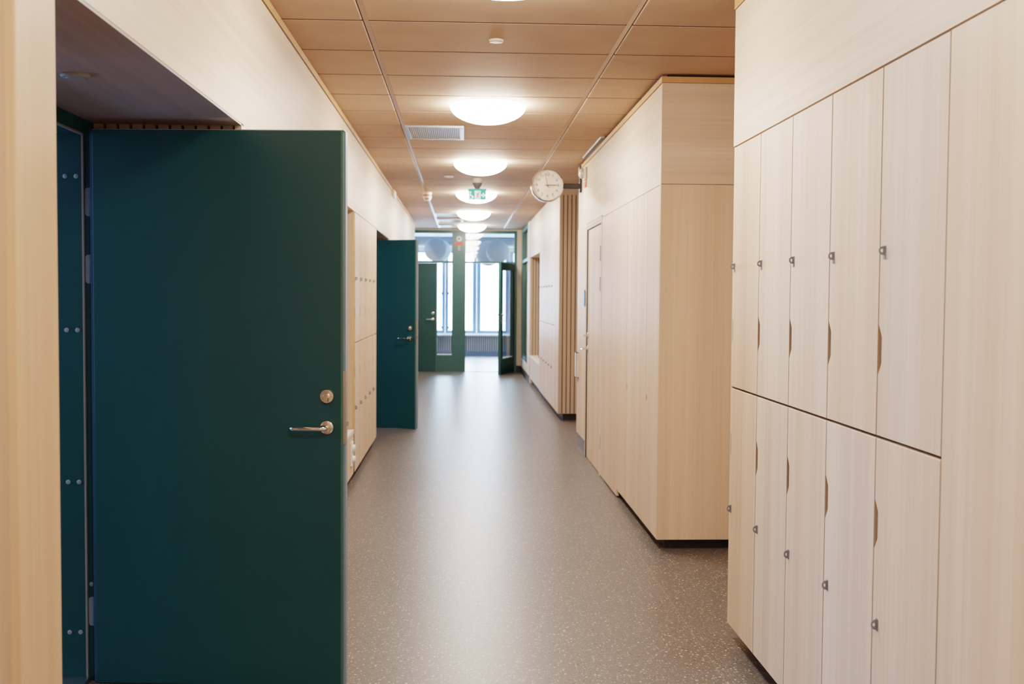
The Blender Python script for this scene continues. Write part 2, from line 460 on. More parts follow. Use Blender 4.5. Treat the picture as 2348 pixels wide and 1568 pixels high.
def make_locker(name, w, side, z0=.045, zm=1.030, z1=2.012, label='', cat='locker', group=None, depth=.45):
    """unit along local +y, face at local x = 0 and depth towards +x; side +1 puts the notch at y = w, -1 at y = 0"""
    t = thing(name, label, cat, group=group)
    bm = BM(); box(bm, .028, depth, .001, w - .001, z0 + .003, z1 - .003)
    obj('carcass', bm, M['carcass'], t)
    for (a, b, n0, n1, hz) in ((z0, zm - .004, .729, .861, .530), (zm + .004, z1, 1.197, 1.329, 1.526)):
        pts = door_outline(w, a, b, n0, n1)
        hy = w - .036
        if side < 0:
            pts = [(w - p, q) for p, q in pts]; hy = .036
        bm = BM(); prism(bm, pts, 'X', 0, .018)
        es = [e for e in bm.edges if all(abs(v.co.x) < 1e-6 for v in e.verts)]
        bmesh.ops.bevel(bm, geom=es, offset=.0012, segments=1, affect='EDGES')
        d = obj('locker_door', bm, M['ash_v'], t)
        d.data.materials.append(M['edge_shade'])  # upright edges browned: shade of gaps and notches painted into the colour
        for p in d.data.polygons:
            if abs(p.normal.y) > .6: p.material_index = 1
        # padlock hasp: a foot on the door and a D shaped eye standing out from it
        bm = BM()
        n = 10
        R0, r0 = (.0118, .0046) if hz > 1 else (.0138, .0048)
        f0, f1 = (.0128, .0225) if hz > 1 else (.0155, .0165)
        outer = [(-.001, hz + R0), (-.006, hz + R0)] + [(-.006 - .0115 * math.sin(PI * k / n), hz + R0 * math.cos(PI * k / n)) for k in range(1, n)] + [(-.006, hz - R0), (-.001, hz - R0)]
        cxh = -.0085
        # ring of quads between outer outline and the round hole
        m_ = len(outer)
        inner = []
        for (px, pz) in outer:
            a_ = math.atan2(pz - hz, px - cxh)
            inner.append((cxh + r0 * math.cos(a_), hz + r0 * math.sin(a_)))
        for yy in (hy - .001, hy + .001):
            vo = [bm.verts.new((p[0], yy, p[1])) for p in outer]; vi = [bm.verts.new((p[0], yy, p[1])) for p in inner]
            for k in range(m_):
                j = (k + 1) % m_
                bm.faces.new((vo[k], vo[j], vi[j], vi[k]))
        bm.verts.ensure_lookup_table()
        for k in range(m_):
            j = (k + 1) % m_
            bm.faces.new((bm.verts[k], bm.verts[j], bm.verts[2 * m_ + j], bm.verts[2 * m_ + k]))
            bm.faces.new((bm.verts[m_ + k], bm.verts[m_ + j], bm.verts[3 * m_ + j], bm.verts[3 * m_ + k]))
        bmesh.ops.recalc_face_normals(bm, faces=bm.faces)
        box(bm, -.0022, .0002, hy - .007, hy + .007, hz - f1, hz + f0)
        obj('hasp', bm, M['hasp'], d)
    return t

ordinal = ['first', 'second', 'third', 'fourth', 'fifth', 'sixth']
# near right bank: five units, first one at the far end
near = [4.42, 4.02, 3.628, 3.237, 2.842, 2.447]
near_labels = ['tall two-door wood locker at the far end of the near right row', 'second locker from the far end of the near right row',
               'middle one of the five near right lockers', 'second locker from the wide plain panel, near right row',
               'nearest large wood locker, right beside the wide plain panel']
proto = None
for k in range(5):
    w = near[k] - near[k + 1]
    t = make_locker('locker', w, +1, label=near_labels[k], group='lockers in the near right row')
    t.location = (XR, near[k + 1], 0)
# left bank: five units, notch on the near edge; built as mirror (face towards +x)
LB = [8.335 + .414 * k for k in range(6)]
left_labels = ['left wall locker next to the white bench', 'second left wall locker from the white bench', 'middle one of the five left wall lockers',
               'left wall locker second from the dark niche', 'left wall locker at the edge of the second door niche']
proto = None
for k in range(5):
    if proto is None:
        proto = t = make_locker('locker', .414, +1, z0=.036, z1=2.03, depth=.4)
    else:
        t = copy_tree(proto)
    # turned half round: local +y runs towards the camera, so the notch sits on the near edge
    t.location = (XL, LB[k + 1], 0); t.rotation_euler = (0, 0, PI)
    tag(t, left_labels[k], 'locker', 'lockers in the left row')
# far right bank: six units
FB = [15.46 - .43 * k for k in range(7)]
far_labels = ['far right locker next to the bench alcove', 'second far right locker from the bench alcove', 'third far right locker from the bench alcove',
              'fourth far right locker from the bench alcove', 'fifth far right locker from the bench alcove', 'far right locker closest to the slatted end']
proto = None
for k in range(6):
    if proto is None:
        proto = t = make_locker('locker', .43, +1, z0=.05, z1=2.025, zm=1.05, depth=.4)
    else:
        t = copy_tree(proto)
    t.location = (XM, FB[k + 1], 0)
    tag(t, far_labels[k], 'locker', 'lockers in the far right row')

# ------------------------------------------------------------------ right side, near block
bm = BM(); box(bm, XR, 1.72, -2.7, 4.432, 2.018, ZC - .062)
struct('wall_right_upper', bm, M['ash_h'], 'pale wood band above the near right lockers', 'wall')
bm = BM(); box(bm, XR - .004, 1.72, -2.7, 4.436, ZC - .06, ZC - .022)
struct('trim_7', bm, M['trim'], 'tan trim along the top of the near right block', 'trim')
bm = BM(); box(bm, XR + .03, 1.70, -2.7, 4.40, ZC - .022, ZC)
struct('trim_8', bm, M['dark'], 'dark shadow gap on top of the near right block', 'trim')
bm = BM()
box(bm, XR, 1.56, .8, 2.444, .045, 2.012); box(bm, XR, 1.56, -2.7, .797, .045, 2.012)
struct('wall_right', bm, M['ash_v'], 'wide plain wood panel beside the nearest locker', 'wall panel')
bm = BM(); box(bm, XR + .004, 1.72, 4.421, 4.432, .04, 2.016)
box(bm, 1.562, 1.72, -2.7, 4.42, 0, 2.016)
struct('wall_right_end', bm, M['ash_v'], 'thin end board closing the near right lockers', 'wall panel')
bm = BM(); box(bm, XR + .07, 1.70, -2.7, 4.36, 0, .045)
struct('baseboard_right', bm, M['plinth'], 'dark recessed plinth under the near right lockers', 'plinth')
# recess between the blocks
bm = BM(); box(bm, 1.72, 1.9, -2.7, 20.42, 0, ZC)
struct('wall_right_back', bm, M['ash_v'], 'back of the recess between the right wood blocks', 'wall')

# ------------------------------------------------------------------ right side, middle block
bm = BM(); box(bm, XM + .004, 1.72, 6.02, 10.34, 2.03, ZC - .05)
struct('wall_middle_upper', bm, M['ash_h'], 'pale wood band over the tall cupboards below the clock bracket', 'wall')
bm = BM(); box(bm, XM, 1.72, 6.012, 6.0195, 2.03, ZC - .05)
struct('wall_middle_front_upper', bm, M['ash_x'], 'wood end board with level grain near the ceiling', 'wall')
bm = BM(); box(bm, XM, 1.72, 6.012, 6.031, .03, 2.027)
struct('wall_middle_front', bm, M['ash_v'], 'tall wood end panel of the cupboard block facing the camera', 'wall panel')
bm = BM(); box(bm, XM - .004, 1.72, 6.006, 10.345, ZC - .048, ZC - .016)
struct('trim_9', bm, M['trim'], 'tan trim along the top of the cupboard block', 'trim')
bm = BM(); box(bm, XM + .03, 1.7, 6.04, 10.3, ZC - .016, ZC)
struct('trim_10', bm, M['dark'], 'dark shadow gap on top of the cupboard block', 'trim')
bm = BM(); box(bm, XM + .06, 1.7, 6.09, 8.42, 0, .032)
struct('baseboard_middle', bm, M['plinth'], 'dark recessed plinth under the tall cupboards', 'plinth')
cup = [(6.033, 6.433), (6.436, 6.832), (6.835, 7.203), (7.206, 7.603), (7.606, 8.552)]
cup_labels = ['narrow full-height cupboard at the corner of the end panel', 'second tall cupboard from the corner end panel', 'tall cupboard between the two keyholes and the door side',
              'tall narrow cupboard next to the wide plain one', 'wide plain cupboard front next to the grey framed door']
for k, (a, b) in enumerate(cup):
    a, b = a + .002, b - .002
    t = thing('tall_cupboard', cup_labels[k], 'cupboard', (XM, a, 0), group='tall cupboards of the middle block')
    zb = .03 if k < 4 else .012
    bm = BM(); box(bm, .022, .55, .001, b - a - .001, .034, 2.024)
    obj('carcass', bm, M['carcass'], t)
    bm = BM(); box(bm, 0, .018, 0, b - a, zb, 2.024, .001)
    d = obj('cupboard_door', bm, M['ash_v'], t)
    if k in (0, 2):
        bm = BM(); box(bm, -.002, .001, b - a - .036, b - a - .026, .784, .82, .001)
        obj('keyhole', bm, M['hasp'], d)
    if k == 4:
        bm = BM(); box(bm, -.002, .001, b - a - .012, b - a, .18, .29)
        obj('hinge', bm, M['hasp'], d)
# door set flush in the middle block
t = thing('door_3', 'closed pale wood door in the right wall under the clock', 'door', (XM, 9.08, 0), kind='structure')
bm = BM()
box(bm, -.003, .1, .47, .525, 0, 2.035); box(bm, -.003, .1, -.522, -.49, 0, 2.035); box(bm, -.003, .1, -.49, .47, 1.985, 2.035)
obj('frame', bm, M['white'], t)
bm = BM()
box(bm, -.004, .012, .525, .532, 0, 2.04); box(bm, -.0045, .012, .462, .472, 0, 1.99); box(bm, -.004, .012, -.525, .53, 2.036, 2.042); box(bm, -.004, .012, -.49, .47, 1.985, 1.991); box(bm, -.004, .012, -.49, .47, 2.008, 2.012)
obj('seal', bm, M['iron'], t)
bm = BM(); box(bm, .006, .05, -.487, .46, .006, 1.982)
lf = obj('leaf', bm, M['ash_v'], t)
for z0, z1 in ((1.686, 1.805), (1.441, 1.556)):
    bm = BM(); box(bm, -.004, .004, -.452, -.434, z0, z1, .002); obj('hinge', bm, M['hasp'], t)
bm = BM(); lathe(bm, [(0, .012), (.02, .012), (.026, .006), (.026, 0)], 24, at(.006, .40, 1.056) @ Matrix.Rotation(-PI / 2, 4, 'Y'))
tube(bm, [(-.0, .40, 1.056), (-.035, .40, 1.056)], .008); obj('lock', bm, M['chrome'], t, True)
bm = BM(); lathe(bm, [(0, .012), (.02, .012), (.026, .006), (.026, 0)], 24, at(.006, .40, .94) @ Matrix.Rotation(-PI / 2, 4, 'Y'))
tube(bm, [(0, .40, .94), (-.045, .40, .94), (-.052, .392, .94), (-.055, .38, .94), (-.055, .28, .94)], .0085); obj('lever_handle', bm, M['chrome'], t, True)
bm = BM()
box(bm, XM, 1.72, 9.614, 10.34, .1, 2.03)
struct('wall_middle', bm, M['ash_v'], 'narrow wood wall beyond the flush door, with blue sign', 'wall')
bm = BM(); box(bm, XM + .05, 1.72, 8.56, 9.61, 0, 2.03)
struct('wall_middle_core', bm, M['dark'], 'dark core behind the flush wood door', 'wall')
bm = BM(); box(bm, XM + .012, 1.72, 9.612, 10.33, 0, .1)
struct('baseboard_middle_far', bm, M['base_grey'], 'grey skirting under the narrow wood wall', 'skirting')
bm = BM(); box(bm, XM + .002, 1.3, 8.30, 8.553, 0, .012)
struct('baseboard_door', bm, M['base_grey'], 'short grey skirting at the foot of the wide cupboard', 'skirting')

# things on the middle block
t = thing('wall_sign', 'small blue sign plate on the wood wall past the flush door', 'sign', (XM, 9.72, 1.385))
bm = BM(); box(bm, -.012, -.004, -.055, .055, -.073, .073, .002); obj('plate', bm, M['blue_sign'], t)
bm = BM(); box(bm, -.004, 0, -.04, .04, -.06, .06); obj('backing', bm, M['white_plastic'], t)
t = thing('wall_box', 'flat white wall box with dark edges, low at the far wall corner', 'box', (XM, 10.24, .75))
bm = BM(); box(bm, -.024, 0, -.08, .08, -.115, .115, .003); obj('body', bm, M['white_plastic'], t)
for z in (-.118, .115):
    bm = BM(); box(bm, -.026, 0, -.082, .082, z, z + .004); obj('edge_strip', bm, M['iron'], t)
bm = BM(); box(bm, -.027, -.024, -.083, -.078, -.118, .119); obj('edge_strip', bm, M['iron'], t)

t = thing('alarm_beacon', 'clear round alarm beacon beside the clock bracket', 'alarm', (XM, 9.72, 2.50))
bm = BM(); box(bm, -.022, 0, -.06, .06, -.055, .055, .006); obj('base', bm, M['white_plastic'], t)
bm = BM(); lathe(bm, [(.046, 0), (.046, .02), (.038, .034), (.02, .044), (0, .047)], 32, at(-.022, 0, 0) @ Matrix.Rotation(-PI / 2, 4, 'Y')); obj('lens', bm, M['lens'], t, True)
t = thing('warning_sign', 'small red sign under the alarm beacon', 'sign', (XM, 9.74, 2.412))
bm = BM(); box(bm, -.003, .001, -.05, .05, -.032, .032); obj('plate', bm, M['red'], t)
bm = BM(); box(bm, -.004, .0, -.05, .05, .032, .05); obj('white_strip', bm, M['white_plastic'], t)
# linear grille along ceiling edge
t = thing('linear_vent', 'slim grey grille along the ceiling edge over the flush door', 'vent', (1.075, 9.0, ZC))
bm = BM(); box(bm, -.018, .018, -.62, .62, -.012, .004, .002); obj('frame', bm, M['steel'], t)
bm = BM(); box(bm, -.011, .011, -.60, .60, -.0135, -.011); obj('slot', bm, M['iron'], t)

# ------------------------------------------------------------------ niche between middle and far blocks
bm = BM(); box(bm, XM, 1.72, 12.35, 18.0, 2.05, ZC - .01)
struct('wall_far_upper', bm, M['ash_h'], 'pale wood band over the far right lockers and alcove', 'wall')
bm = BM(); box(bm, XM + .001, 1.72, 12.338, 12.349, 2.555, ZC - .008)
struct('trim_11', bm, M['slat'], 'brown board above the slatted end of the far lockers', 'trim')
slat_panel('wall_slats_end', XM, 1.70, 12.326, .055, 2.555, 'brown slatted end wall under the clock arm')
bm = BM(); box(bm, XM, 1.5, 12.36, 12.878, .05, 2.047)
struct('wall_far_panel', bm, M['ash_v'], 'plain wood panel between slatted end and far right lockers', 'wall panel')
bm = BM(); box(bm, XM + .06, 1.7, 12.40, 17.8, 0, .05)
struct('baseboard_far', bm, M['plinth'], 'dark recessed plinth under the far right lockers', 'plinth')
bm = BM(); box(bm, XM + .0015, 1.6, 12.88, 17.72, 2.027, 2.049)
struct('trim_13', bm, M['ash_h'], 'thin wood joint strip on top of the far right lockers', 'trim')
# alcove with bench
slat_panel('wall_alcove_right', XM + .012, 1.5, 17.70, .42, 2.03, 'warm slatted side of the far right bench alcove', pitch=.045)
bm = BM(); box(bm, 1.5, 1.72, 15.47, 17.72, 0, 2.03)
struct('wall_alcove_back', bm, M['slat'], 'brown back of the far right bench alcove', 'wall')
t = thing('bench', 'far right wall bench with white seat in a slatted alcove', 'bench', (XM, 16.58, 0))
bm = BM(); box(bm, .0, .38, -1.10, 1.105, .40, .43, .003); obj('seat', bm, M['white_seat'], t)
bm = BM(); box(bm, .004, .38, -1.10, 1.105, .06, .399); obj('front_panel', bm, M['ash_v'], t)
bm = BM(); box(bm, XM - .004, 1.72, 17.735, 18.30, .0, ZC - .002)
struct('wall_far_post', bm, M['white'], 'white wall end between the alcove and the glazed green screen', 'wall')

# ------------------------------------------------------------------ ceiling fixtures
def make_dome():
    t = thing('ceiling_light', 'x', 'ceiling light')
    bm = BM(); lathe(bm, [(0, 0), (.236, 0), (.240, -.003), (.240, -.007), (.236, -.009)], 64)
    obj('rim', bm, M['white_plastic'], t, True)
    R = .245; H = .112
    prof = [(R * math.cos(a) ** 1.0 if a < PI / 2 - 1e-6 else 0, -.014 - H * math.sin(a) ** 1.05) for a in [PI / 2 * k / 14 for k in range(15)]]
    prof = [(.236, -.006), (.243, -.009)] + prof
    bm = BM(); lathe(bm, prof, 64)
    obj('diffuser', bm, M['dome'], t, True)
    return t
dome_labels = {4.06: 'nearest round ceiling light, cut by the top of the picture', 7.06: 'large glowing dome light closest to the grey ceiling vent',
               10.06: 'glowing dome light between the vent and the exit sign', 13.06: 'glowing dome light directly behind the hanging exit sign',
               16.06: 'second glowing dome light from the end screen', 19.06: 'farthest glowing dome light, just before the green end screen',
               1.06: 'round ceiling light above the camera', -1.94: 'round ceiling light behind the camera'}
proto = make_dome()
for k, (y, lab) in enumerate(dome_labels.items()):
    t = proto if k == 0 else copy_tree(proto)
    t.location = (.157, y, ZC); tag(t, lab, 'ceiling light', 'round dome lights along the ceiling')

def make_vent():
    t = thing('ceiling_vent', 'x', 'vent')
    bm = BM()
    for b in ((-.215, -.19, -.31, .31), (.185, .215, -.31, .31), (-.19, .185, -.31, -.28), (-.19, .185, .28, .31)):
        box(bm, b[0], b[1], b[2], b[3], -.016, 0, .002)
    obj('frame', bm, M['steel'], t)
    bm = BM()
    for k in range(26):
        x = -.183 + .0145 * k
        box(bm, x, x + .006, -.28, .28, -.012, -.001)
    obj('grille', bm, M['white_plastic'], t)
    bm = BM(); box(bm, -.19, .185, -.28, .28, -.003, -.001); obj('backing', bm, M['hasp'], t)
    return t
proto = make_vent()
for k, (y, lab) in enumerate(((8.26, 'nearest grey ceiling vent, left of the second dome light'), (16.55, 'first of three distant pale ceiling vents'),
                              (17.85, 'middle one of three distant pale ceiling vents'), (19.30, 'last pale ceiling vent before the end screen'))):
    t = proto if k == 0 else copy_tree(proto)
    t.location = (-.212, y, ZC); tag(t, lab, 'vent', 'ceiling vents')

for name, x, y, z, r, lab in (('ceiling_disc', .156, 5.29, ZC, .036, 'small white disc on the ceiling nearest the camera'), ('ceiling_disc', -.151, 11.31, ZC, .05, 'white disc on the ceiling left of the exit sign'),
                              ('ceiling_disc', -1.115, 3.19, ZH - .004, .041, 'grey round downlight in the soffit over the first green door')):
    t = thing(name, lab, 'ceiling disc', (x, y, z))
    bm = BM(); lathe(bm, [(r, 0), (r, -.004), (r * .9, -.009), (r * .7, -.011), (0, -.011)], 40); obj('plate', bm, M['cap_grey' if z < 2.5 else 'white_plastic'], t, True)
    bm = BM(); lathe(bm, [(r * .62, -.011), (r * .6, -.0125), (0, -.0125)], 40); obj('center', bm, M['cap_grey' if z < 2.5 else 'white_plastic'], t, True)

t = thing('smoke_detector', 'white smoke detector with red band under the ceiling rail', 'smoke detector', (-.432, 13.1, ZC))
bm = BM(); lathe(bm, [(.056, .006), (.056, -.02), (.054, -.03)], 36); obj('base', bm, M['white_plastic'], t, True)
bm = BM(); lathe(bm, [(.0535, -.028), (.0535, -.046)], 36); obj('band', bm, M['red'], t, True)
bm = BM(); lathe(bm, [(.055, -.045), (.054, -.058), (.044, -.085), (.036, -.098), (0, -.1)], 36); obj('head', bm, M['white_plastic'], t, True)
for k in (-1, 1):
    bm = BM(); box(bm, k * .012 - .007, k * .012 + .007, -.050, -.036, -.088, -.072); obj('slot', bm, M['black'], t)

# hanging exit sign
t = thing('exit_sign', 'green hanging exit sign with wheelchair, running figure and arrow', 'exit sign', (.148, 11.48, ZC))
bm = BM(); lathe(bm, [(.052, 0), (.052, -.03), (.046, -.05), (.03, -.055), (0, -.056)], 36); obj('ceiling_rose', bm, M['white_plastic'], t, True)
bm = BM(); lathe(bm, [(.05, -.05), (.048, -.062), (.028, -.104), (.024, -.112), (0, -.112)], 36); obj('neck', bm, M['hasp'], t, True)
bm = BM(); prism(bm, [(-.1, -.11), (.1, -.11), (.094, -.13), (.092, -.226), (-.092, -.226), (-.094, -.13)], 'Y', -.011, .011); obj('body', bm, M['exit_lit'], t)
def sym(bm, pts): prism(bm, [(p[0] / 1000, -.13 + p[1] / 1000) for p in pts], 'Y', -.0135, -.0112)
def disc(bm, x, z, r, n=16): sym(bm, [(x + r * math.cos(2 * PI * k / n), z + r * math.sin(2 * PI * k / n)) for k in range(n)])
bm = BM()
sym(bm, [(-27, -2), (34, -2), (34, -94), (-27, -94)])            # white doorway
disc(bm, -72, -16, 9)                                            # wheelchair: head, body, seat, leg
sym(bm, [(-80, -27), (-68, -27), (-64, -50), (-48, -52), (-38, -78), (-46, -80), (-56, -60), (-78, -58)])
n = 18                                                           # wheel ring
for k in range(n):
    a0, a1 = PI * .75 + k * 1.45 * PI / n, PI * .75 + (k + 1) * 1.45 * PI / n
    sym(bm, [(-68 + 24 * math.cos(a0), -66 + 24 * math.sin(a0)), (-68 + 24 * math.cos(a1), -66 + 24 * math.sin(a1)), (-68 + 16 * math.cos(a1), -66 + 16 * math.sin(a1)), (-68 + 16 * math.cos(a0), -66 + 16 * math.sin(a0))])
sym(bm, [(38, -40), (60, -40), (60, -20), (88, -47), (60, -74), (60, -54), (38, -54)])   # arrow
obj('symbols', bm, M['exit_white'], t)
bm = BM()
def man(pts): prism(bm, [(p[0] / 1000, -.13 + p[1] / 1000) for p in pts], 'Y', -.0148, -.0134)
man([(16 + 7 * math.cos(2 * PI * k / 12), -16 + 7 * math.sin(2 * PI * k / 12)) for k in range(12)])
man([(2, -26), (14, -26), (8, -56), (-4, -54)])
man([(12, -28), (26, -42), (24, -46), (8, -36)])
man([(2, -28), (-14, -42), (-12, -47), (2, -38)])
man([(8, -54), (20, -66), (26, -86), (20, -88), (14, -70), (0, -58)])
man([(-2, -52), (-6, -70), (-22, -80), (-20, -85), (1, -74), (6, -54)])
obj('running_figure', bm, M['exit_green'], t)

# wall clock on its arm
t = thing('wall_clock', 'round white wall clock with chrome rim on a dark arm', 'clock', (.782, 10.12, 2.43))
bm = BM(); lathe(bm, [(.0, -.045), (.146, -.045), (.153, -.03), (.154, 0), (.153, .028), (.146, .044), (.139, .046), (.137, .03)], 72, FACE_Y); obj('case', bm, M['chrome'], t, True)
bm = BM(); lathe(bm, [(0, .034), (.138, .034)], 72, FACE_Y); fc = obj('clock_face', bm, M['face'], t)
def add_text(bm, s, size, cx, cz, y):
    cu = bpy.data.curves.new('digits', 'FONT'); cu.body = s; cu.size = size; cu.align_x = 'CENTER'; cu.align_y = 'CENTER'
    o = bpy.data.objects.new('digits', cu); COL.objects.link(o)
    bpy.context.view_layer.update()
    me = bpy.data.meshes.new_from_object(o.evaluated_get(bpy.context.evaluated_depsgraph_get()))
    vs0 = len(bm.verts)
    bm.from_mesh(me)
    bm.verts.ensure_lookup_table()
    for v in bm.verts[vs0:]:
        v.co = Vector((v.co.x * 1.15 + cx, y, v.co.y + cz))
    bpy.data.objects.remove(o); bpy.data.curves.remove(cu); bpy.data.meshes.remove(me)
for h in range(1, 13):
    bm = BM()
    a = 2 * PI * h / 12
    add_text(bm, str(h), .034, .099 * math.sin(a), .099 * math.cos(a), -.0352)
    obj('numeral', bm, M['black'], fc)
bm = BM()
def bar(bm, a, r0, r1, w0, w1, y):
    s, c = math.sin(a), math.cos(a)
    P = lambda r, w: (r * s + w * c, r * c - w * s)
    prism(bm, [P(r0, -w0), P(r1, -w1), P(r1, w1), P(r0, w0)], 'Y', y - .0008, y)
for k in range(12): bar(bm, 2 * PI * k / 12, .117, .132, .001, .001, -.0346)
for k in range(60):
    if k % 5: bar(bm, 2 * PI * k / 60, .127, .132, .0005, .0005, -.0346)
obj('minute_marks', bm, M['black'], fc)
bm = BM()
for k in range(7): box(bm, -.021 + k * .006, -.021 + k * .006 + .004, -.0352, -.0346, -.049 + (k % 2) * .0012, -.0475 + (k % 3) * .0012)
obj('maker_mark', bm, M['hasp'], fc)
bm = BM(); bar(bm, math.radians(89.5), -.022, .088, .0034, .0026, -.038); obj('hour_hand', bm, M['black'], t)
bm = BM(); bar(bm, math.radians(-12.8), -.022, .118, .0026, .0018, -.040); obj('minute_hand', bm, M['black'], t)
bm = BM(); bar(bm, math.radians(-12.0), 0, .1, .0007, .0006, -.0415); bar(bm, math.radians(146), 0, .038, .0013, .0013, -.0415); obj('second_hand', bm, M['sec'], t)
bm = BM(); box(bm, .15, .306, -.022, .022, -.027, .02, .002); obj('arm', bm, M['iron'], t)
bm = BM(); box(bm, .302, .3175, -.035, .035, -.062, .19, .002); obj('bracket', bm, M['iron'], t)

# small box high on the left wall
t = thing('upper_wall_box', 'small white box high on the left wall near the ceiling', 'box', (XL, 12.75, 2.585))
bm = BM(); box(bm, 0, .03, -.17, .17, -.045, .035, .004); obj('body', bm, M['white_plastic'], t)
bm = BM(); box(bm, .03, .034, -.15, .15, -.038, .028, .001); obj('cover', bm, M['white_seat'], t)

# ------------------------------------------------------------------ green doors
def lever(parent, x, z, sgn=-1, side=-1, y=0.):
    """rose and lever on the face y; sgn is the way the lever points, side the way the face looks"""
    A = at(x, y, z) @ (FACE_Y if side < 0 else Matrix.Rotation(-PI / 2, 4, 'X'))
    bm = BM()
    lathe(bm, [(.0265, 0), (.0265, .004), (.024, .009), (.018, .0105), (.0, .0105)], 36, A)
    e = side
    pth = [(x, y + e * .008, z), (x, y + e * .038, z)]
    pth += [(x + sgn * .014 * (1 - math.cos(a)), y + e * (.038 + .014 * math.sin(a)), z) for a in (PI / 6, PI / 3, PI / 2)]
    pth += [(x + sgn * .108, y + e * .052, z)]
    pth += [(x + sgn * (.108 + .014 * math.sin(a)), y + e * (.052 - .014 * (1 - math.cos(a))), z) for a in (PI / 6, PI / 3, PI / 2)]
    pth += [(x + sgn * .122, y + e * .026, z)]
    tube(bm, pth, .0082, 16)
    return obj('lever_handle', bm, M['chrome'], parent, True)
def turn(parent, x, z, side=-1, y=0.):
    A = at(x, y, z) @ (FACE_Y if side < 0 else Matrix.Rotation(-PI / 2, 4, 'X'))
    bm = BM()
    lathe(bm, [(.0265, 0), (.0265, .004), (.024, .009), (.0, .0105)], 36, A)
    lathe(bm, [(.012, .010), (.012, .018), (.009, .021), (0, .021)], 24, A)
    e = side
    prism(bm, [(x - .006, z + .013), (x + .006, z + .013), (x + .0075, z - .006), (x + .003, z - .02), (x - .003, z - .02), (x - .0075, z - .006)], 'Y', y + e * .02, y + e * .034)
    for k in (-1, 1): lathe(bm, [(.003, .0095), (.003, .0115), (0, .0115)], 10, A @ Matrix.Translation((k * .018, 0, 0)))
    return obj('lock', bm, M['chrome'], parent, True)

def green_leaf(parent, w, h, hz, lz, inset=.067):
    """leaf along local +x from the hinge line, face towards -y"""
    bm = BM(); box(bm, .010, w - .004, 0, .05, .004, h, .002)
    lf = obj('leaf', bm, M['green'], parent)
    bm = BM(); box(bm, .0, .0095, .004, .048, .008, h - .002); obj('hinge_edge', bm, M['edge_blue'], lf)
    bm = BM(); box(bm, w - .0115, w - .0038, -.0007, .012, .008, h - .002); obj('edge_band', bm, M['green_edge'], lf)
    bm = BM(); box(bm, w - .0038, w + .004, .012, .05, .008, h - .001); obj('edge_strip', bm, M['edge_grey'], lf)
    bm = BM(); box(bm, .0095, w, .002, .048, h + .0002, h + .003); obj('top_strip', bm, M['steel'], lf)
    bm = BM(); box(bm, w - .0037, w + .0055, .004, .03, hz - .06, lz + .09); box(bm, w + .0055, w + .013, .008, .024, hz + .004, hz + .022)
    obj('lock_plate', bm, M['steel'], lf)
    lever(lf, w - inset, hz); turn(lf, w - inset, lz)
    return lf

def hinge_plate(bm, x0, x1, y, z0, z1):
    n = 6; r = (x1 - x0) * .45
    pts = [(x1, z0), (x1, z1)] + [(x0 + r - r * math.sin(PI / 2 * k / n), z1 - r + r * math.cos(PI / 2 * k / n)) for k in range(n + 1)] + \
          [(x0 + r - r * math.cos(PI / 2 * k / n), z0 + r - r * math.sin(PI / 2 * k / n)) for k in range(n + 1)]
    prism(bm, pts, 'Y', y - .004, y)
    for q in (.12, .38, .62, .88):
        z = z0 + (z1 - z0) * q
        lathe(bm, [(.0036, .004), (.0036, .006), (0, .006)], 10, at((x0 + x1) / 2 + (.003 if q in (.12, .62) else -.003), y, z) @ FACE_Y)

# door 1: large open door in the near niche
t = thing('door_1', 'large dark green door standing open in the foreground', 'door', (-1.341, 3.97, 0), kind='structure')
lf = green_leaf(t, .917, 1.985, .921, 1.034, .061)
lf.rotation_euler = (0, 0, math.radians(-3.7))
# frame of the opening in the niche back (local coordinates from the hinge)
bm = BM()
box(bm, -.16, -.026, -1.05, .128, 1.975, 2.03)                        # head
box(bm, -.16, -.033, .03, .06, 0, 1.975)                             # inner jamb, facing the camera
box(bm, -.0325, -.0025, .036, .066, 0, 2.0)                           # outer rebate
box(bm, -.16, -.026, -1.05, -.99, 0, 1.975)                          # near jamb
fr = obj('frame', bm, M['green'], t)
bm = BM(); box(bm, -.0365, -.0295, .022, .034, 0, 1.972); box(bm, -.0365, -.028, -.99, .03, 1.968, 1.9765); obj('seal', bm, M['gasket'], fr)
for z in (1.821, 1.265, .709, .153):
    for x in (-.0965, -.0575):
        bm = BM(); lathe(bm, [(.0085, 0), (.0085, .002), (.007, .003), (0, .003)], 20, at(x, .03, z) @ FACE_Y); obj('screw_cap', bm, M['grey_cap'], fr, True)
bm = BM(); lathe(bm, [(.0085, 0), (.0085, .002), (.007, .003), (0, .003)], 20, at(-.0185, .036, .33) @ FACE_Y); obj('screw_cap', bm, M['grey_cap'], fr, True)
for z0, z1 in ((1.678, 1.781), (1.434, 1.539), (.176, .283)):
    bm = BM(); hinge_plate(bm, -.028, -.004, .036, z0, z1); obj('hinge', bm, M['grey_cap'], t)
bm = BM(); box(bm, -.16, -.02, -.99, .03, 0, .018, .004); obj('threshold', bm, M['steel'], t)

# door 2: ajar green door in the second niche
t = thing('door_2', 'second dark green door, standing ajar beyond the left lockers', 'door', (-1.34, 11.86, 0), kind='structure')
lf = green_leaf(t, .918, 1.985, .942, 1.052)
lf.rotation_euler = (0, 0, math.radians(-23.0))
bm = BM()
box(bm, -.16, -.026, -1.06, .09, 1.975, 2.03); box(bm, -.16, -.026, .05, .09, 0, 1.975); box(bm, -.16, -.026, -1.06, -1.0, 0, 1.975)
obj('frame', bm, M['green'], t)

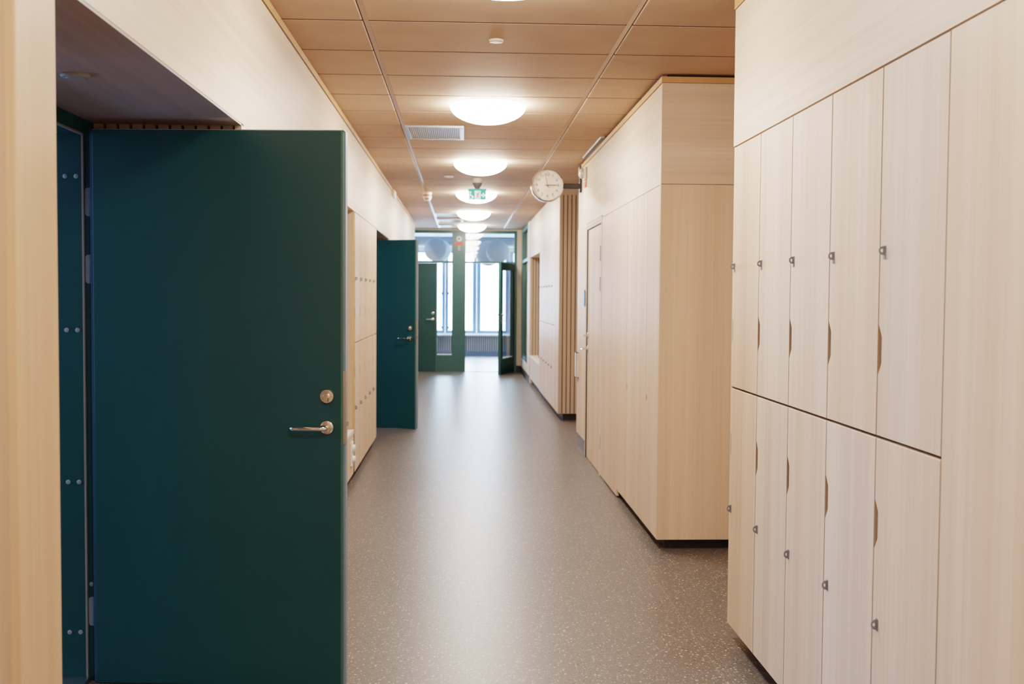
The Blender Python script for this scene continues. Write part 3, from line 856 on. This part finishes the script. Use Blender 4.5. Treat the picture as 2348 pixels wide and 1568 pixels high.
# ------------------------------------------------------------------ end screen
scr = thing('glazed_screen', 'green framed glazed screen closing the end of the corridor', 'glazed screen', (0, YE, 0), kind='structure')
bm = BM()
box(bm, -1.45, 1.014, 0, .09, 2.557, 2.617)                           # head
box(bm, -.202, .054, -.006, .096, 0, 2.557)                           # wide pillar
box(bm, -1.45, -.202, .0, .09, 2.003, 2.046); box(bm, .054, .962, 0, .09, 2.003, 2.040)   # transoms
box(bm, .960, 1.014, 0, .09, 0, 2.557)                                # right jamb
box(bm, -.486, -.474, .0, .09, 0, 2.003)                              # mullion beside the door
box(bm, -.474, -.202, .006, .086, 0, .285)                            # panel under the side light
box(bm, -1.45, -1.40, 0, .09, 0, 2.557); box(bm, -1.40, -.486, .052, .09, 0, .03)
obj('frame', bm, M['green_frame'], scr)
for x0, x1, z0, z1 in ((-1.40, -.202, 2.046, 2.557), (.054, .960, 2.040, 2.557), (-.474, -.202, .285, 2.003)):
    bm = BM(); box(bm, x0, x1, .042, .048, z0, z1); obj('pane', bm, M['glass'], scr)
bm = BM(); box(bm, -.474, -.202, .0, .03, .285, .297); obj('glazing_bead', bm, M['white_plastic'], scr)
bm = BM(); box(bm, -1.5, 1.12, YE - .01, YE + .12, 2.617, ZC)
box(bm, 1.014, 1.12, YE - .01, YE + .12, .09, 2.617)
struct('wall_end', bm, M['beige'], 'beige wall edge around the green end screen', 'wall')
bm = BM(); box(bm, 1.014, 1.099, YE - .022, YE + .1, 0, .09)
struct('baseboard_end', bm, M['plinth'], 'dark skirting in the corner by the end screen', 'skirting')
bm = BM(); box(bm, .054, .96, YE + .0, YE + .09, 0, .012)
struct('trim_14', bm, M['steel'], 'pale threshold strip in the end doorway', 'threshold')
# closed solid leaf
t = thing('door_4', 'closed green door at the end of the corridor with grey lever', 'door', (-1.40, YE, 0), kind='structure')
green_leaf(t, .912, 1.998, .952, 1.066)
# open glazed leaf
t = thing('door_5', 'narrow glazed green door standing open at the corridor end', 'door', (.925, YE - .004, 0), math.radians(-108.5), kind='structure')
w = .90
bm = BM()
box(bm, 0, w, 0, .05, .01, .275); box(bm, 0, w, 0, .05, 1.86, 1.998); box(bm, 0, .13, 0, .05, .275, 1.86); box(bm, w - .13, w, 0, .05, .275, 1.86)
lf = obj('leaf', bm, M['green'], t)
bm = BM(); box(bm, .13, w - .13, .022, .028, .275, 1.86); obj('pane', bm, M['glass'], lf)
bm = BM(); box(bm, .13, w - .13, .048, .054, .262, .28); obj('glazing_bead', bm, M['white_plastic'], lf)
bm = BM(); box(bm, 0, w, -.002, .052, .003, .0095); obj('foot_strip', bm, M['steel'], lf)
bm = BM(); box(bm, w + .0002, w + .004, .0, .05, .01, 1.998); obj('edge_strip', bm, M['green_frame'], lf)
lever(lf, w - .065, .95); turn(lf, w - .065, 1.06)
lever(lf, w - .065, .95, side=1, y=.05); turn(lf, w - .065, 1.06, side=1, y=.05)
for z in (.3, 1.5, 1.75):
    bm = BM(); box(bm, -.01, -.0005, .0, .04, z - .06, z + .06); obj('hinge', bm, M['steel'], t)

# alarm on the pillar
t = thing('alarm_sounder', 'white round alarm sounder over a red label on the end pillar', 'alarm', (-.072, YE - .006, 2.455))
bm = BM(); lathe(bm, [(.058, 0), (.058, .02), (.05, .035), (.03, .04), (0, .04)], 32, FACE_Y); obj('body', bm, M['white_plastic'], t, True)
bm = BM(); lathe(bm, [(.02, .04), (.018, .044), (0, .044)], 24, FACE_Y); obj('grille', bm, M['iron'], t, True)
t = thing('call_point', 'red and white plate below the alarm on the end pillar', 'call point', (-.072, YE - .006, 2.36))
bm = BM(); box(bm, -.08, .08, -.012, 0, -.026, .03, .003); obj('red_plate', bm, M['red'], t)
bm = BM(); box(bm, -.025, .025, -.010, 0, -.12, -.027, .002); obj('white_plate', bm, M['hasp'], t)

# glazed screen in the right wall by the end
t = thing('window_2', 'tall green framed window in the right wall by the corridor end', 'window', (XM, 19.2, 0), kind='structure')
bm = BM()
box(bm, .0, .09, -.895, -.83, .25, ZC - .01); box(bm, .0, .09, .80, 1.09, .25, ZC - .01)
box(bm, .0, .09, -.83, .80, .25, .32); box(bm, .0, .09, -.83, .80, 2.0, 2.05); box(bm, .0, .09, -.83, .80, 2.56, ZC - .01)
obj('frame', bm, M['green_frame'], t)
bm = BM(); box(bm, .04, .046, -.83, .80, .32, 2.0); obj('pane', bm, M['glass'], t)
bm = BM(); box(bm, .04, .046, -.83, .80, 2.05, 2.56); obj('pane', bm, M['glass'], t)
bm = BM(); box(bm, XM - .002, 1.25, 18.302, 20.288, .09, .248)
struct('wall_far_low', bm, M['white'], 'low white wall under the tall green side window', 'wall')
bm = BM(); box(bm, XM - .012, 1.2, 17.74, 20.27, 0, .088)
struct('baseboard_far_end', bm, M['plinth'], 'dark skirting under the tall green side window', 'skirting')

# ------------------------------------------------------------------ room beyond the screen
bm = BM()
box(bm, -3.2, 4.2, 20.42, 26.6, 2.78, 2.9)
struct('ceiling_far', bm, M['far_ceiling'], 'bluish ceiling of the room beyond the end screen', 'ceiling')
bm = BM()
box(bm, -3.2, -1.5, 20.30, 20.42, 0, 2.9); box(bm, 1.13, 4.2, 20.43, 20.5, 0, 2.9); box(bm, -1.5, 1.13, 20.425, 20.46, ZC, 2.9)
box(bm, -3.3, -3.2, 20.3, 26.6, 0, 2.9); box(bm, 4.2, 4.3, 20.3, 26.6, 0, 2.9)
struct('wall_far_room', bm, M['far_white'], 'pale side walls of the room beyond the end screen', 'wall')
mull = [-2.75, -1.96, -1.19, -.42, .336, 1.125, 1.9, 2.7, 3.5]
mw = [.07, .07, .07, .075, .098, .095, .07, .07, .07]
bm = BM()
box(bm, -3.2, 4.2, 26.0, 26.2, 0, .50); box(bm, -3.2, 4.2, 26.0, 26.2, 2.46, 2.78)
box(bm, -3.2, mull[0] - .06, 26.0, 26.2, .5, 2.46); box(bm, mull[-1] + .06, 4.2, 26.0, 26.2, .5, 2.46)
struct('wall_far_window', bm, M['far_white'], 'wall around the bright windows of the far room', 'wall')
for k in range(len(mull) - 1):
    x0, x1 = mull[k] + mw[k] * 0, mull[k + 1]
    t = thing('window_%d' % (k + 3), ('bright far window, %s' % ['beyond the solid closed door', 'hidden by the closed door', 'behind the closed green door', 'left of the wide green pillar',
              'just right of the wide green pillar', 'beside the open glazed door', 'behind the corridor right wall', 'at the far room corner'][k]), 'window', (0, 26.06, 0), kind='structure')
    bm = BM()
    a, b = x0 + (mw[k] - .0), x1 - (mw[k + 1] - .0)
    box(bm, x0 + .002, a, 0, .08, .5, 2.46); box(bm, b, x1 - .002, 0, .08, .5, 2.46); box(bm, a, b, 0, .08, .5, .562); box(bm, a, b, 0, .08, 2.42, 2.46)
    obj('frame', bm, M['frame_grey'], t)
    bm = BM(); box(bm, a, b, .036, .042, .562, 2.42); obj('pane', bm, M['glass_blue'], t)
    if k in (2, 3):
        for z in (.63, 1.45):
            bm = BM(); box(bm, b - .02 if k == 2 else a - .02, b + .02 if k == 2 else a + .02, -.03, 0, z - .03, z + .03); obj('window_catch', bm, M['iron'], t)
bm = BM(); box(bm, -3.2, 4.2, 25.72, 25.998, .44, .475)
struct('sill', bm, M['white'], 'white sill under the far room windows', 'window sill')
bm = BM(); box(bm, -3.2, 4.2, 25.70, 25.99, 2.555, 2.60)
struct('trim_15', bm, M['white'], 'pale rail above the far room windows', 'rail')
t = thing('radiator_cover', 'slatted brown radiator cover under the far windows', 'radiator cover', (0, 25.86, 0))
bm = BM()
for k in range(120):
    x = -2.6 + k * .051
    box(bm, x, x + .03, 0, .02, .07, .43)
obj('slats', bm, M['rad_slat'], t)
bm = BM(); box(bm, -2.6, 3.5, .03, .12, .0, .43); obj('body', bm, M['plinth'], t)
bm = BM(); box(bm, -2.6, 3.5, .005, .028, .0, .068); obj('kick_strip', bm, M['base_grey'], t)
def lantern(x, y, z, r, lab):
    t = thing('paper_lantern', lab, 'paper lantern', (x, y, z), group='round paper lanterns in the far room')
    bm = BM()
    prof = []
    n = 40
    for k in range(n + 1):
        a = -PI / 2 + PI * k / n
        rr = r * (1 + .006 * (k % 2))
        prof.append((max(0, rr * math.cos(a)) if 0 < k < n else 0, rr * math.sin(a)))
    lathe(bm, prof, 48); obj('shade', bm, M['paper'], t, True)
    bm = BM(); tube(bm, [(0, 0, r), (0, 0, 2.78 - z)], .004, 6); obj('cord', bm, M['white_plastic'], t)
for (px, py, y, r, lab) in ((999, 573, 23.2, .25, 'grey white paper lantern behind the pane over the closed end door'), (1007, 576, 24.6, .26, 'bluish paper lantern half hidden behind the grey one'),
                            (1119, 581, 23.4, .27, 'paper lantern hanging over the open end doorway'), (1141, 577, 22.4, .235, 'paper lantern over the open glazed end door')):
    lantern((px - 1061) * y / 2480, y, 1.40 + (677.5 - py) * y / 2480, r, lab)

# ------------------------------------------------------------------ side rooms and closing walls
bm = BM()
box(bm, -4.6, -4.5, .5, 13.5, 0, ZC); box(bm, -4.5, -1.5, .4, .5, 0, ZC); box(bm, -4.5, -1.5, 7.4, 7.5, 0, ZC); box(bm, -4.5, -1.5, 13.4, 13.5, 0, ZC)
struct('wall_side_rooms', bm, M['far_white'], 'walls of the daylit rooms behind the green doors', 'wall')
bm = BM(); box(bm, -4.5, -1.5, .5, 13.4, ZC, ZC + .02)
struct('ceiling_side_rooms', bm, M['far_white'], 'ceiling of the daylit rooms behind the green doors', 'ceiling')
bm = BM(); box(bm, -1.6, 1.9, -2.8, -2.7, 0, ZC)
struct('wall_behind', bm, M['ash_v'], 'wood wall behind the camera', 'wall')
bm = BM(); box(bm, -1.62, -1.502, 18.5, 20.30, 0, ZC); box(bm, -1.62, -1.5, 13.5, 18.7, 0, ZC); box(bm, -1.62, -1.502, -2.8, .4, 0, ZC)
struct('wall_left_outer', bm, M['white'], 'white side of the opening before the end screen', 'wall')

# the vinyl lies 3 cm under the level the heights above are measured from: everything that stands on it reaches down to it
bpy.context.view_layer.update()
done = set()
for o in list(S.objects):
    if o.type != 'MESH' or o.data.name in done: continue
    done.add(o.data.name)
    mw_, inv = o.matrix_world.copy(), o.matrix_world.inverted()
    for v in o.data.vertices:
        p = mw_ @ v.co
        if p.z < .0205:
            p.z -= .03; v.co = inv @ p

# ------------------------------------------------------------------ light
def area(name, loc, rot, sx, sy, power, col):
    l = bpy.data.lights.new(name, 'AREA'); l.shape = 'RECTANGLE'; l.size = sx; l.size_y = sy; l.energy = power; l.color = col
    o = bpy.data.objects.new(name, l); COL.objects.link(o); o.location = loc; o.rotation_euler = rot
    return o
BLUE = (.40, .64, 1.0)
area('daylight_far', (.3, 26.5, 1.5), (-PI / 2, 0, 0), 6.5, 2.2, 420, (.46, .72, 1))
area('daylight_room', (-4.4, 4.2, 1.6), (0, -PI / 2, 0), 1.6, 2.6, 78, BLUE)
area('daylight_room_far', (-4.4, 11.2, 1.6), (0, -PI / 2, 0), 1.6, 2.4, 24, BLUE)

w = bpy.data.worlds.new('overcast'); S.world = w; w.use_nodes = True
bg = w.node_tree.nodes['Background']
bg.inputs[0].default_value = (.70, .85, 1, 1); bg.inputs[1].default_value = 12.0

# ------------------------------------------------------------------ camera
cd = bpy.data.cameras.new('camera'); cam = bpy.data.objects.new('camera', cd); COL.objects.link(cam)
R = Matrix(((.99894131, -.00499471, -.04573077), (-.04547547, .04285962, -.99804561), (.00694495, .99906862, .04258711)))
cam.matrix_world = Matrix.Translation((0, 0, 1.40)) @ R.to_4x4()
cd.sensor_width = 36; cd.sensor_fit = 'HORIZONTAL'; cd.lens = 2480 / 2348 * 36
cd.clip_start = .05; cd.clip_end = 200
cd.dof.use_dof = True; cd.dof.focus_distance = 4.2; cd.dof.aperture_fstop = 4.6
S.camera = cam

S.view_settings.view_transform = 'Filmic'
S.view_settings.look = 'Medium High Contrast'
S.view_settings.exposure = 1.03
S.cycles.use_denoising = True
S.cycles.max_bounces = 10
S.cycles.diffuse_bounces = 5
S.cycles.sample_clamp_indirect = 6
